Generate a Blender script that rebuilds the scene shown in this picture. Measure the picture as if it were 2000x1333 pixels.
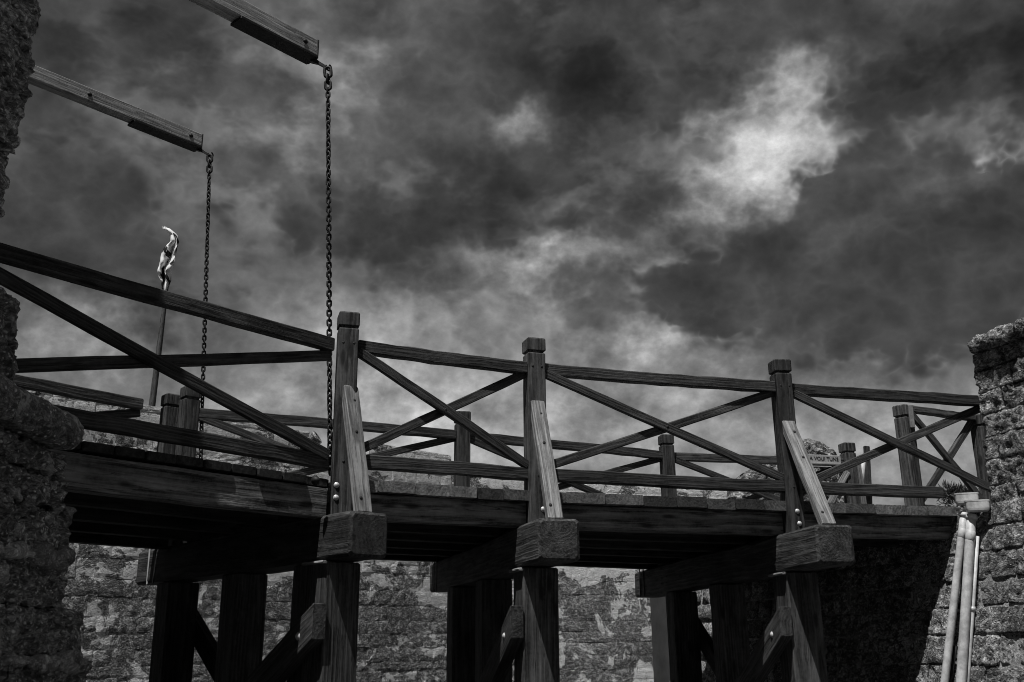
import bpy, math, random
import numpy as np
from mathutils import Matrix, Vector

random.seed(7)
rng = np.random.default_rng(7)
scn = bpy.context.scene
for o in list(bpy.data.objects):
    bpy.data.objects.remove(o)
COL = scn.collection

# ------------------------------------------------------------------ camera
F, CX, CY = 1944.4, 1000.0, 666.5
PITCH, ROLL = math.radians(17.15), math.radians(0.5)
CAM = np.array([0.0, 0.0, 1.7])
FW = np.array([0, math.cos(PITCH), math.sin(PITCH)])
_r = np.array([1.0, 0, 0]); _u = np.cross(_r, FW)
RT = math.cos(ROLL) * _r - math.sin(ROLL) * _u
UP = math.sin(ROLL) * _r + math.cos(ROLL) * _u
cam = bpy.data.cameras.new('camera'); camo = bpy.data.objects.new('camera', cam)
COL.objects.link(camo)
cam.lens = 35; cam.sensor_width = 36; cam.clip_start = 0.05; cam.clip_end = 3000
camo.matrix_world = Matrix(((RT[0], UP[0], -FW[0], CAM[0]), (RT[1], UP[1], -FW[1], CAM[1]),
                            (RT[2], UP[2], -FW[2], CAM[2]), (0, 0, 0, 1)))
scn.camera = camo


def ray(px, py):
    return FW + RT * (px - CX) / F - UP * (py - CY) / F


def proj(p):
    d = np.asarray(p, float) - CAM
    z = d @ FW
    return CX + F * (d @ RT) / z, CY - F * (d @ UP) / z, z


# ------------------------------------------------------------------ sun and view
SUN = Vector((-0.20, -0.38, 1.0)).normalized()
sl = bpy.data.lights.new('sun', 'SUN'); sl.energy = 4.0; sl.angle = math.radians(0.5); sl.color = (1, 0.995, 0.985)
so = bpy.data.objects.new('sun', sl); COL.objects.link(so)
so.rotation_euler = SUN.to_track_quat('Z', 'Y').to_euler()
so.location = (-6, -12, 30)
vs = scn.view_settings
scn.display_settings.display_device = 'sRGB'
vs.view_transform = 'Standard'; vs.look = 'None'; vs.exposure = 0; vs.gamma = 1; vs.use_curve_mapping = False


# ------------------------------------------------------------------ node helper
class NT:
    def __init__(self, tree):
        self.t = tree; self.n = tree.nodes; self.l = tree.links

    def node(self, typ, **kw):
        n = self.n.new(typ)
        for k, v in kw.items():
            setattr(n, k, v)
        return n

    def put(self, sock, v):
        if v is None:
            return
        if hasattr(v, 'is_linked') or isinstance(v, bpy.types.NodeSocket):
            self.l.new(v, sock)
        else:
            sock.default_value = v

    def math(self, op, a=None, b=None, c=None, clamp=False):
        n = self.node('ShaderNodeMath', operation=op); n.use_clamp = clamp
        for i, v in enumerate((a, b, c)):
            if v is not None:
                self.put(n.inputs[i], v)
        return n.outputs[0]

    def vec(self, op, a=None, b=None, out=0):
        n = self.node('ShaderNodeVectorMath', operation=op)
        if a is not None: self.put(n.inputs[0], a)
        if b is not None:
            self.put(n.inputs['Scale'] if op == 'SCALE' else n.inputs[1], b)
        return n.outputs['Value'] if op in ('DOT_PRODUCT', 'LENGTH', 'DISTANCE') else n.outputs[0]

    def noise(self, v, scale, detail=4, rough=0.55, dist=0.0, out='Fac'):
        n = self.node('ShaderNodeTexNoise'); n.noise_dimensions = '3D'
        if v is not None: self.put(n.inputs['Vector'], v)
        n.inputs['Scale'].default_value = scale; n.inputs['Detail'].default_value = detail
        n.inputs['Roughness'].default_value = rough; n.inputs['Distortion'].default_value = dist
        return n.outputs[out]

    def voro(self, v, scale, feature='F1', out='Distance', rnd=1.0):
        n = self.node('ShaderNodeTexVoronoi', feature=feature)
        self.put(n.inputs['Vector'], v); n.inputs['Scale'].default_value = scale
        n.inputs['Randomness'].default_value = rnd
        return n.outputs[out]

    def ss(self, v, lo, hi, a=0.0, b=1.0):
        n = self.node('ShaderNodeMapRange', interpolation_type='SMOOTHSTEP')
        self.put(n.inputs[0], v)
        for i, x in enumerate((lo, hi, a, b)):
            n.inputs[i + 1].default_value = x
        return n.outputs[0]

    def mix(self, f, a, b):   # float mix
        n = self.node('ShaderNodeMix', data_type='FLOAT')
        self.put(n.inputs[0], f); self.put(n.inputs[2], a); self.put(n.inputs[3], b)
        return n.outputs[0]

    def grey(self, v):
        n = self.node('ShaderNodeCombineColor')
        for i in range(3): self.put(n.inputs[i], v)
        return n.outputs[0]


# ------------------------------------------------------------------ sky (overcast, broken cloud, monochrome)
w = bpy.data.worlds.new('World'); scn.world = w; w.use_nodes = True
w.node_tree.nodes.clear()
S = NT(w.node_tree)
wo = S.node('ShaderNodeOutputWorld'); bg = S.node('ShaderNodeBackground')
S.l.new(bg.outputs[0], wo.inputs[0])
tc = S.node('ShaderNodeTexCoord').outputs['Generated']
P = S.vec('NORMALIZE', tc)

def warp(src, amt, scale, detail, rough=0.6):
    c = S.noise(src, scale, detail, rough, 0.0, 'Color')
    return S.vec('SCALE', S.vec('SUBTRACT', c, (0.5, 0.5, 0.5)), amt)


WC = warp(P, 1.0, 6.5, 5, 0.64)
Pd = S.vec('ADD', P, S.vec('SCALE', WC, 0.19))


def blob(px, py, rx, ry, ang, P_):
    """soft cloud lobe round one direction of the sky, turned by ang"""
    c = Vector(ray(px, py)).normalized()
    t1 = Vector((RT[0], RT[1], RT[2])); t1 = (t1 - c * t1.dot(c)).normalized(); t2 = t1.cross(c) * -1
    a = math.radians(-ang)
    e1 = t1 * math.cos(a) + t2 * math.sin(a); e2 = t2 * math.cos(a) - t1 * math.sin(a)
    e1 /= rx / F; e2 /= ry / F
    d1 = S.math('SUBTRACT', S.vec('DOT_PRODUCT', P_, tuple(e1)), e1.dot(c))
    d2 = S.math('SUBTRACT', S.vec('DOT_PRODUCT', P_, tuple(e2)), e2.dot(c))
    m = S.math('MULTIPLY_ADD', d2, d2, S.math('MULTIPLY', d1, d1))
    return S.math('EXPONENT', S.math('MULTIPLY', m, -1.0))


def lobes(lst, P_):
    acc = None
    for px, py, rx, ry, an, wt in lst:
        acc = S.math('MULTIPLY_ADD', blob(px, py, rx, ry, an, P_), wt, acc if acc is not None else 0.0)
    return acc


THIN = [  # thin bright cloud (+) and thick grey cloud (-): px, py, radius, radius, turn, weight
    (1440, 215, 150, 55, 25, 1.15), (1520, 305, 125, 60, 50, 1.45), (1400, 395, 150, 45, 30, .9), (1560, 170, 40, 70, 0, .5),
    (1880, 325, 130, 40, 5, 2.0), (1000, 225, 70, 40, 20, 1.0), (1160, 535, 200, 40, 5, .9), (960, 520, 170, 40, 0, .6),
    (1340, 665, 140, 45, 20, 1.0), (1620, 460, 120, 32, 20, 1.2), (110, 650, 150, 60, -10, .9), (730, 790, 140, 80, -30, .9),
    (780, 620, 330, 60, 0, .35), (690, 150, 150, 90, 30, .45), (620, 330, 90, 120, 10, .25), (1000, 880, 1400, 170, 0, 1.15),
    (1190, 120, 190, 120, 0, -.5), (1720, 60, 220, 90, 0, -.35), (1920, 170, 170, 100, 0, -.35), (820, 420, 220, 80, 0, -.45),
    (200, 430, 200, 90, 0, -.2), (250, 120, 300, 120, 0, -.15),
]
THICK = [  # dense low cumulus with crisp crowns
    (1735, 350, 125, 60, 5, 1.15), (1600, 425, 110, 62, 35, 1.0), (1420, 585, 170, 75, 0, 1.1), (1680, 620, 250, 90, 0, .95),
    (1890, 510, 210, 150, 15, 1.1), (1240, 110, 200, 150, 0, .8), (780, 440, 240, 80, 0, .85), (1130, 430, 120, 45, 0, .5), (300, 400, 220, 70, 10, .45),
    (1800, 130, 260, 120, 0, .55),
]
front = S.ss(S.vec('DOT_PRODUCT', P, tuple(FW)), 0.0, 0.6)
zz = S.node('ShaderNodeSeparateXYZ'); S.l.new(P, zz.inputs[0])
calm = S.ss(zz.outputs[2], 0.12, 0.40, 0.50, 1.0)     # low cloud banks are seen edge-on and even out
Pn = S.vec('MULTIPLY', P, (1, 1, 1.25))
Pn = S.vec('ADD', Pn, S.vec('SCALE', WC, 0.035))
n1 = S.noise(Pn, 3.8, 3, 0.55)
n3 = S.noise(S.vec('MULTIPLY', P, (1, 1, 1.3)), 26.0, 5, 0.70)
n4 = S.noise(S.vec('MULTIPLY', Pn, (1, 1, 1.35)), 5.2, 5, 0.60)


def puff(scale, off):
    n = S.noise(S.vec('ADD', Pn, (off, off * .7, -off)), scale, 1.0, 0.5)
    return S.math('ABSOLUTE', S.math('MULTIPLY_ADD', n, 4.4, -2.2))


bil = S.math('MULTIPLY', puff(6.5, 1.3), 0.40)
bil = S.math('MULTIPLY_ADD', puff(13.0, 4.1), 0.30, bil)
bil = S.math('MULTIPLY_ADD', puff(27.0, 7.7), 0.22, bil)
bil = S.math('MULTIPLY_ADD', puff(55.0, 2.9), 0.14, bil)
v = S.math('MULTIPLY', lobes(THIN, Pd), front)
det = S.ss(v, -0.1, 1.1, 0.80, 1.65)      # thin cloud shows its texture, thick cloud hides it
v = S.math('MULTIPLY_ADD', S.ss(n1, 0.36, 0.66, -0.45, 0.45), S.math('MULTIPLY', calm, 0.80), v)
v = S.math('MULTIPLY_ADD', S.math('SUBTRACT', 0.50, bil), S.math('MULTIPLY', S.math('MULTIPLY', calm, det), 1.15), v)
v = S.math('MULTIPLY', S.math('TANH', S.math('MULTIPLY', v, 0.56)), 2.2)
v = S.math('MULTIPLY_ADD', S.math('SUBTRACT', n3, 0.5), S.math('MULTIPLY', det, 1.0), v)
v = S.math('MULTIPLY_ADD', S.ss(n4, 0.47, 0.57, 0.28, -0.34), calm, v)     # a second, lower sheet with torn edges
lum = S.math('EXPONENT', S.math('ADD', v, -2.64))
# dense cumulus in front: rounded crowns with a fairly crisp edge
Pt = S.vec('ADD', P, S.vec('SCALE', WC, 0.09))
cf0 = S.math('MULTIPLY', lobes(THICK, Pt), front)
cf = cf0
cf = S.math('MULTIPLY_ADD', S.math('SUBTRACT', n1, 0.5), 0.9, cf)
cf = S.math('MULTIPLY_ADD', S.math('SUBTRACT', bil, 0.52), 1.0, S.math('MULTIPLY', cf, calm))
cf = S.math('MULTIPLY_ADD', S.math('SUBTRACT', n3, 0.5), 0.35, cf)
msk = S.math('MULTIPLY', S.ss(cf, 0.16, 0.56, 0.0, 0.92), S.ss(cf0, 0.12, 0.40))
dark = S.math('EXPONENT', S.math('MULTIPLY_ADD', S.math('SUBTRACT', 0.5, bil), 0.9, S.math('MULTIPLY_ADD', S.math('SUBTRACT', n3, 0.5), 0.6, S.math('MULTIPLY_ADD', cf, -0.22, -2.86))))
lum = S.mix(msk, lum, S.math('MINIMUM', dark, lum))
sky = S.node('ShaderNodeTexSky', sky_type='NISHITA'); sky.sun_disc = False
sky.sun_elevation = math.asin(SUN.z); sky.sun_rotation = math.atan2(SUN.x, SUN.y)
skb = S.node('ShaderNodeRGBToBW'); S.l.new(sky.outputs[0], skb.inputs[0])
# the cloud sheet carries most of the light; a little of the clear sky above filters through it
thr = S.math('MULTIPLY_ADD', S.math('MINIMUM', skb.outputs[0], 4.0), 0.6, 8.0)
S.l.new(S.grey(S.math('MULTIPLY', lum, thr)), bg.inputs[0])
bg.inputs[1].default_value = 0.105
w.cycles.sampling_method = 'MANUAL'; w.cycles.sample_map_resolution = 512
scn.render.engine = 'CYCLES'
scn.cycles.use_adaptive_sampling = True; scn.cycles.adaptive_threshold = 0.015; scn.cycles.adaptive_min_samples = 12
scn.cycles.filter_width = 1.0
scn.cycles.max_bounces = 3; scn.cycles.diffuse_bounces = 2; scn.cycles.glossy_bounces = 2


# ------------------------------------------------------------------ materials
def new_mat(name):
    m = bpy.data.materials.new(name); m.use_nodes = True
    m.node_tree.nodes.clear()
    N = NT(m.node_tree)
    out = N.node('ShaderNodeOutputMaterial'); b = N.node('ShaderNodeBsdfPrincipled')
    N.l.new(b.outputs[0], out.inputs[0])
    return m, N, b


def wood(name, lo, hi, ring=30.0, vary=0.35, rough=0.75, fibre=0.5, bump=0.5, spec=0.3, rw_=0.26):
    m, N, b = new_mat(name)
    co = N.node('ShaderNodeTexCoord').outputs['Object']
    rnd = N.node('ShaderNodeObjectInfo').outputs['Random']
    off = N.node('ShaderNodeCombineXYZ')
    N.put(off.inputs[0], N.math('MULTIPLY', rnd, 37.0))
    N.put(off.inputs[1], N.math('MULTIPLY', N.math('SINE', N.math('MULTIPLY', rnd, 91.0)), 0.17))
    N.put(off.inputs[2], N.math('MULTIPLY', N.math('SINE', N.math('MULTIPLY', rnd, 57.0)), 0.17))
    p = N.vec('ADD', co, off.outputs[0])
    slow = N.noise(N.vec('MULTIPLY', p, (0.7, 4, 4)), 1.0, 3, 0.5, 0.2)
    yz = N.vec('LENGTH', N.vec('MULTIPLY', p, (0, 1, 1)))
    yz = N.math('MULTIPLY_ADD', N.noise(N.vec('MULTIPLY', p, (0.6, 16, 16)), 1.0, 3, 0.6), 0.035, yz)
    rr = N.math('MULTIPLY_ADD', slow, 0.13, yz)
    fine = N.ss(N.noise(N.vec('MULTIPLY', p, (2.0, 48, 48)), 1.0, 4, 0.70), 0.20, 0.82)
    s = N.math('SINE', N.math('MULTIPLY_ADD', fine, 3.0, N.math('MULTIPLY', rr, ring * 6.283)))
    rings = N.ss(s, -0.3, 1.0)
    nx = N.node('ShaderNodeSeparateXYZ'); N.l.new(N.node('ShaderNodeTexCoord').outputs['Normal'], nx.inputs[0])
    endg = N.ss(N.math('ABSOLUTE', nx.outputs[0]), 0.6, 0.85)
    rings = N.math('MULTIPLY', rings, N.math('MULTIPLY_ADD', endg, -0.5, 1.0))
    wear = N.noise(N.vec('MULTIPLY', p, (2.5, 9, 9)), 1.0, 5, 0.6)
    wearm = N.ss(wear, 0.35, 0.72)
    knot = N.voro(N.vec('MULTIPLY', p, (2.6, 9, 9)), 1.0)
    knotm = N.ss(knot, 0.10, 0.26, 1.0, 0.0)
    crack = N.noise(N.vec('MULTIPLY', p, (0.9, 30, 30)), 1.0, 2, 0.4)
    crackm = N.ss(N.math('ABSOLUTE', N.math('SUBTRACT', crack, 0.62)), 0.004, 0.012, 0.0, 1.0)
    f = N.math('MULTIPLY', rings, rw_)
    f = N.math('MULTIPLY_ADD', N.noise(p, 28.0, 5, 0.75), 0.50, N.math('SUBTRACT', f, 0.2))
    f = N.math('MULTIPLY_ADD', N.math('SUBTRACT', fine, 0.35), fibre, f)
    f = N.math('MULTIPLY_ADD', wearm, 0.30, f)
    f = N.math('MULTIPLY', f, N.mix(knotm, 1.0, 0.15))
    f = N.math('MULTIPLY', f, N.mix(crackm, 0.3, 1.0), clamp=True)
    val = N.mix(f, lo, hi)
    val = N.math('MULTIPLY', val, N.math('MULTIPLY_ADD', rnd, vary * 2, 1 - vary))
    N.put(b.inputs['Base Color'], N.grey(val))
    b.inputs['Roughness'].default_value = rough
    b.inputs['Specular IOR Level'].default_value = spec
    h = N.math('MULTIPLY_ADD', rings, 0.35, N.math('MULTIPLY', fine, 0.8))
    h = N.math('MULTIPLY_ADD', crackm, 0.9, h)
    h = N.math('MULTIPLY_ADD', wear, 0.6, h)
    bp = N.node('ShaderNodeBump'); bp.inputs['Strength'].default_value = bump; bp.inputs['Distance'].default_value = 0.006
    N.put(bp.inputs['Height'], h); N.l.new(bp.outputs[0], b.inputs['Normal'])
    return m


def stone(name, lo, hi, s, patch=0.0, patch_val=0.5, bump=1.0, bdist=0.02, layer=2.2, speck=0.5, patch_scale=1.0, patch_z=None, vary=0.25, rough=0.85, spec=0.25, curl_amt=0.22, shells=4.2, speck_th=0.86, speck_val=0.75):
    """coquina: shell hash in thin beds; s = size of the coarse lumps in metres"""
    m, N, b = new_mat(name)
    pos = N.node('ShaderNodeNewGeometry').outputs['Position']
    rnd = N.node('ShaderNodeObjectInfo').outputs['Random']
    k = 1.0 / s
    wob = N.vec('SCALE', N.vec('SUBTRACT', N.noise(pos, k * 0.35, 2, 0.5, 0.0, 'Color'), (0.5, 0.5, 0.5)), s * 1.8)
    p = N.vec('ADD', pos, wob)
    ps = N.vec('MULTIPLY', p, (1, 1, layer))
    coarse = N.noise(ps, k * 0.8, 5, 0.65, 0.5)
    fine = N.noise(ps, k * 4.0, 4, 0.65, 0.3)
    cells = N.voro(ps, k * 1.5)
    vn = N.node('ShaderNodeTexVoronoi', feature='F1'); N.put(vn.inputs['Vector'], N.vec('MULTIPLY', p, (1, 1, 1.5)))
    vn.inputs['Scale'].default_value = k * shells
    shell, cellc = vn.outputs['Distance'], vn.outputs['Color']
    sepn = N.node('ShaderNodeSeparateColor'); N.l.new(cellc, sepn.inputs[0])
    big = N.noise(pos, k * 0.13, 4, 0.6)
    curl = N.math('SINE', N.math('MULTIPLY', coarse, 46.0))
    f = N.ss(coarse, 0.36, 0.66)
    f = N.math('MULTIPLY_ADD', N.math('SUBTRACT', fine, 0.5), 1.5, N.math('MULTIPLY_ADD', f, 0.75, -0.05))
    f = N.math('MULTIPLY_ADD', curl, curl_amt, f)
    f = N.math('MULTIPLY_ADD', N.math('SUBTRACT', sepn.outputs[1], 0.5), 0.5, f)
    f = N.math('MULTIPLY', f, N.ss(shell, 0.62, 0.35, 0.55, 1.05))
    pit = N.ss(cells, 0.08, 0.34)
    f = N.math('MULTIPLY', f, N.math('MULTIPLY_ADD', pit, 0.75, 0.25), clamp=True)
    val = N.mix(f, lo, hi)
    val = N.math('MULTIPLY', val, N.ss(big, 0.3, 0.7, 0.62, 1.3))
    val = N.math('MULTIPLY', val, N.math('MULTIPLY_ADD', rnd, vary * 2, 1 - vary))
    sm = N.math('MULTIPLY', N.ss(sepn.outputs[0], speck_th, speck_th + 0.06), N.ss(shell, 0.42, 0.2))
    sm = N.math('MULTIPLY', sm, speck)
    val = N.mix(sm, val, min(hi * 3.2, speck_val))
    h = N.math('MULTIPLY_ADD', coarse, 1.2, N.math('MULTIPLY', fine, 0.55))
    h = N.math('MULTIPLY_ADD', pit, 0.35, h)
    h = N.math('MULTIPLY_ADD', curl, 0.06, h)
    if patch > 0:
        pn = N.noise(N.vec('MULTIPLY', p, (1, 1, 1.2)), k * 0.16 * patch_scale, 5, 0.68, 0.5)
        th = 0.72 - 0.22 * patch
        pm = N.ss(pn, th, th + 0.03)
        if patch_z:
            sz = N.node('ShaderNodeSeparateXYZ'); N.l.new(pos, sz.inputs[0])
            bias = N.ss(sz.outputs[2], patch_z[0], patch_z[1], 0.015, 0.125)
            pm = N.ss(N.math('ADD', pn, bias), th, th + 0.03)
        pm = N.math('MULTIPLY', pm, N.ss(fine, 0.3, 0.42))
        val = N.mix(pm, val, N.math('MULTIPLY', N.ss(coarse, 0.25, 0.75, 0.7, 1.1), patch_val))
        h = N.math('MULTIPLY_ADD', pm, 0.35, h)
    N.put(b.inputs['Base Color'], N.grey(val))
    b.inputs['Roughness'].default_value = rough
    b.inputs['Specular IOR Level'].default_value = spec
    bp = N.node('ShaderNodeBump'); bp.inputs['Strength'].default_value = bump; bp.inputs['Distance'].default_value = bdist
    N.put(bp.inputs['Height'], h); N.l.new(bp.outputs[0], b.inputs['Normal'])
    return m


def plain(name, v, rough=0.6, metal=0.0, var=0.3, scale=20.0, bump=0.0):
    m, N, b = new_mat(name)
    co = N.node('ShaderNodeTexCoord').outputs['Object']
    n = N.noise(co, scale, 5, 0.65)
    N.put(b.inputs['Base Color'], N.grey(N.math('MULTIPLY', N.ss(n, 0.25, 0.75, 1 - var, 1 + var), v)))
    b.inputs['Roughness'].default_value = rough; b.inputs['Metallic'].default_value = metal
    if bump:
        bp = N.node('ShaderNodeBump'); bp.inputs['Strength'].default_value = bump; bp.inputs['Distance'].default_value = 0.004
        N.put(bp.inputs['Height'], n); N.l.new(bp.outputs[0], b.inputs['Normal'])
    return m


M = {}
M['timber'] = wood('weathered_dark_timber', 0.010, 0.165, 34, 0.35, fibre=0.48, rw_=0.24)
M['rail'] = wood('dark_rail_timber', 0.008, 0.125, 42, 0.32, fibre=0.55)
M['heavy'] = wood('heavy_dark_timber', 0.010, 0.165, 30, 0.3, fibre=0.36, bump=0.9, rw_=0.18)
M['under'] = wood('stringer_timber', 0.007, 0.075, 16, 0.15, fibre=0.5)  # darker copy of the side beam wood, under-deck shade put into the colour
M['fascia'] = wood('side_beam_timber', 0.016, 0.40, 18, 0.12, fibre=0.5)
M['plank'] = wood('deck_plank_timber', 0.05, 0.32, 36, 0.7)
M['pale'] = wood('pale_new_timber', 0.11, 0.46, 40, 0.12, fibre=1.0)
M['beam'] = wood('grey_beam_timber', 0.20, 0.62, 14, 0.1, fibre=0.8)
M['iron'] = plain('rusty_black_iron', 0.022, 0.6, 0.4, 0.5, 60, 0.4)
M['zinc'] = plain('galvanised_steel', 0.6, 0.45, 0.2, 0.15, 80)
M['hole'] = plain('dark_bolt', 0.02, 0.7, 0.2)
M['pipe'] = plain('painted_downpipe', 0.55, 0.5, 0.0, 0.38, 9, 0.15)
M['near'] = stone('shaded_coquina', 0.07, 0.85, 0.055, 0.5, 0.6, 1.0, 0.03, 2.8, 1.0, 0.9, None, 0.25, 0.42, 0.7, curl_amt=0.05, shells=2.2, speck_th=0.70, speck_val=1.0)  # colour contrast holds pit dirt and also painted shading the bump lacks
M['right'] = stone('sunlit_coquina', 0.07, 0.80, 0.075, 0.5, 0.6, 1.0, 0.045, 1.6, 0.9, 1.0, curl_amt=0.08, shells=3.0, speck_th=0.87)
M['far'] = stone('old_coquina', 0.07, 0.78, 0.17, 0.72, 0.85, 1.0, 0.06, 1.7, 0.8, 0.7, (3.0, 5.2), 0.10)
M['core'] = stone('mortar_core', 0.05, 0.24, 0.2, 0.0)
M['mortar'] = stone('pale_mortar', 0.20, 0.62, 0.05, 0.0, bump=0.8, bdist=0.02, layer=1.2, speck=0.4)
M['ground'] = plain('moat_turf', 0.05, 0.95, 0, 0.5, 1.5, 0.5)
M['carved'] = stone('carved_limestone', 0.08, 0.62, 0.16, 0.2, 0.5, 1.0, 0.06, 1.0, 0.6)


# ------------------------------------------------------------------ object helpers
WORLD = {}


def V(*a):
    return np.array(a, float)


def obj(name, verts, faces, mat, parent=None, mw=None, smooth=False, mesh=None):
    if mesh is None:
        mesh = bpy.data.meshes.new(name)
        mesh.from_pydata([tuple(x) for x in verts], [], [tuple(f) for f in faces])
        mesh.update()
        if mat is not None: mesh.materials.append(mat)
        if smooth:
            mesh.polygons.foreach_set('use_smooth', [True] * len(mesh.polygons))
    o = bpy.data.objects.new(name, mesh); COL.objects.link(o)
    mw = Matrix.Identity(4) if mw is None else mw
    WORLD[o] = mw
    if parent is not None:
        o.parent = parent
        o.matrix_basis = WORLD[parent].inverted() @ mw
    else:
        o.matrix_basis = mw
    return o


def thing(name, loc, label, cat, group=None):
    e = bpy.data.objects.new(name, None); COL.objects.link(e)
    e.empty_display_size = 0.2
    e.location = loc; WORLD[e] = Matrix.Translation(Vector(loc))
    e['kind'] = 'thing'
    return tag(e, label, cat, group)


def tag(o, label, cat, group=None):
    o['label'] = label; o['category'] = cat
    if group: o['group'] = group
    return o


def frame(A, B, up):
    A = Vector(A); B = Vector(B)
    x = (B - A).normalized(); z = Vector(up)
    z = (z - x * z.dot(x)).normalized(); y = z.cross(x)
    return Matrix(((x.x, y.x, z.x, A.x), (x.y, y.y, z.y, A.y), (x.z, y.z, z.z, A.z), (0, 0, 0, 1)))


def sect(wd, ht, c):
    a, b = wd / 2, ht / 2
    return [(-a + c, -b), (a - c, -b), (a, -b + c), (a, b - c), (a - c, b), (-a + c, b), (-a, b - c), (-a, -b + c)]


def tube_mesh(rings):
    """closed loft over rings of equal count"""
    n = len(rings[0]); v = [p for r in rings for p in r]; f = []
    for i in range(len(rings) - 1):
        for j in range(n):
            k = (j + 1) % n
            f.append((i * n + j, i * n + k, (i + 1) * n + k, (i + 1) * n + j))
    f.append(tuple(range(n - 1, -1, -1)))
    o = (len(rings) - 1) * n
    f.append(tuple(range(o, o + n)))
    return v, f


def timber(name, A, B, wd, ht, mat, parent, up=(0, 0, 1), seg=None, warp=0.004, cham=0.007, stops=None, plumb=False):
    """squared log from A to B; wd across, ht along 'up'; hand-hewn: each ring wanders a little"""
    L = (Vector(B) - Vector(A)).length
    mw = frame(A, B, up)
    seg = seg or max(2, min(12, int(L / 0.25)))
    prof = stops or ([(0, 1 - 2 * cham / max(wd, ht))] + [(cham, 1)] + [(L * i / seg, 1) for i in range(1, seg)] + [(L - cham, 1)] + [(L, 1 - 2 * cham / max(wd, ht))])
    rings = []
    ph = random.random() * 9
    s0 = sect(wd, ht, cham)
    for x, sc in prof:
        dy = warp * (math.sin(x * 2.1 + ph) + random.uniform(-.5, .5)); dz = warp * (math.cos(x * 1.7 + ph) + random.uniform(-.5, .5))
        rings.append([(x, y * sc + dy + random.uniform(-1, 1) * warp * .35, z * sc + dz + random.uniform(-1, 1) * warp * .35) for y, z in s0])
    if plumb:
        u_ = (Vector(B) - Vector(A)).normalized(); ta = -u_.z / math.hypot(u_.x, u_.y)
        rings = [[(x - z * ta, y, z) for x, y, z in r] for r in rings]
    v, f = tube_mesh(rings)
    return obj(name, v, f, mat, parent, mw)


_dome = None


def bolt(parent, p, nrm, r=0.021, mat='zinc', flat=0.75):
    """domed bolt head with washer"""
    global _dome
    key = mat
    if _dome is None: _dome = {}
    if key not in _dome:
        rings = []
        for rr, h in ((1.25, 0), (1.25, .12), (1.0, .14), (.98, .35), (.85, .62), (.6, .85), (.25, .98), (.05, 1.0)):
            rings.append([(h, rr * math.cos(a * math.pi / 5), rr * math.sin(a * math.pi / 5)) for a in range(10)])
        v, f = tube_mesh(rings)
        me = bpy.data.meshes.new('bolt'); me.from_pydata(v, [], f); me.materials.append(M[mat])
        me.polygons.foreach_set('use_smooth', [True] * len(me.polygons))
        _dome[key] = me
    n = Vector(nrm).normalized()
    upv = (0, 0, 1) if abs(n.z) < .9 else (1, 0, 0)
    mw = frame(p, Vector(p) + n, upv) @ Matrix.Diagonal((r * flat, r, r, 1))
    return obj('bolt', None, None, None, parent, mw, mesh=_dome[key])


# ---- numpy noise for carved rock
def _h(ix, iy, iz, seed):
    n = (ix * 374761393 + iy * 668265263 + iz * 2147483647 + seed * 1274126177) & 0xFFFFFFFF
    n = ((n ^ (n >> 13)) * 1274126177) & 0xFFFFFFFF
    n = ((n ^ (n >> 16)) * 2246822519) & 0xFFFFFFFF
    return ((n ^ (n >> 15)) & 0xFFFF) / 65535.0


def vnoise(p, seed=0):
    i = np.floor(p).astype(np.int64); f = p - i; f = f * f * (3 - 2 * f)
    r = 0
    for a in (0, 1):
        for b in (0, 1):
            for c in (0, 1):
                wgt = (f[:, 0] if a else 1 - f[:, 0]) * (f[:, 1] if b else 1 - f[:, 1]) * (f[:, 2] if c else 1 - f[:, 2])
                r = r + wgt * _h(i[:, 0] + a, i[:, 1] + b, i[:, 2] + c, seed)
    return r


def fbm(p, oct=4, seed=0, g=0.55):
    r = 0; a = 1; t = 0
    for o in range(oct):
        r = r + a * vnoise(p * (2 ** o) + o * 17.3, seed + o); t += a; a *= g
    return r / t


def cellrand(p):
    """random height of the nearest scattered point: broken shell fragments"""
    i0 = np.floor(p).astype(np.int64); best = np.full(len(p), 9.0); val = np.zeros(len(p))
    for a in (-1, 0, 1):
        for b in (-1, 0, 1):
            for c in (-1, 0, 1):
                q = i0 + np.array([a, b, c]); x, y, z = q[:, 0], q[:, 1], q[:, 2]
                d = (x + _h(x, y, z, 1) - p[:, 0]) ** 2 + (y + _h(x, y, z, 2) - p[:, 1]) ** 2 + (z + _h(x, y, z, 3) - p[:, 2]) ** 2
                m = d < best
                best = np.where(m, d, best); val = np.where(m, _h(x, y, z, 4), val)
    return val


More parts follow.
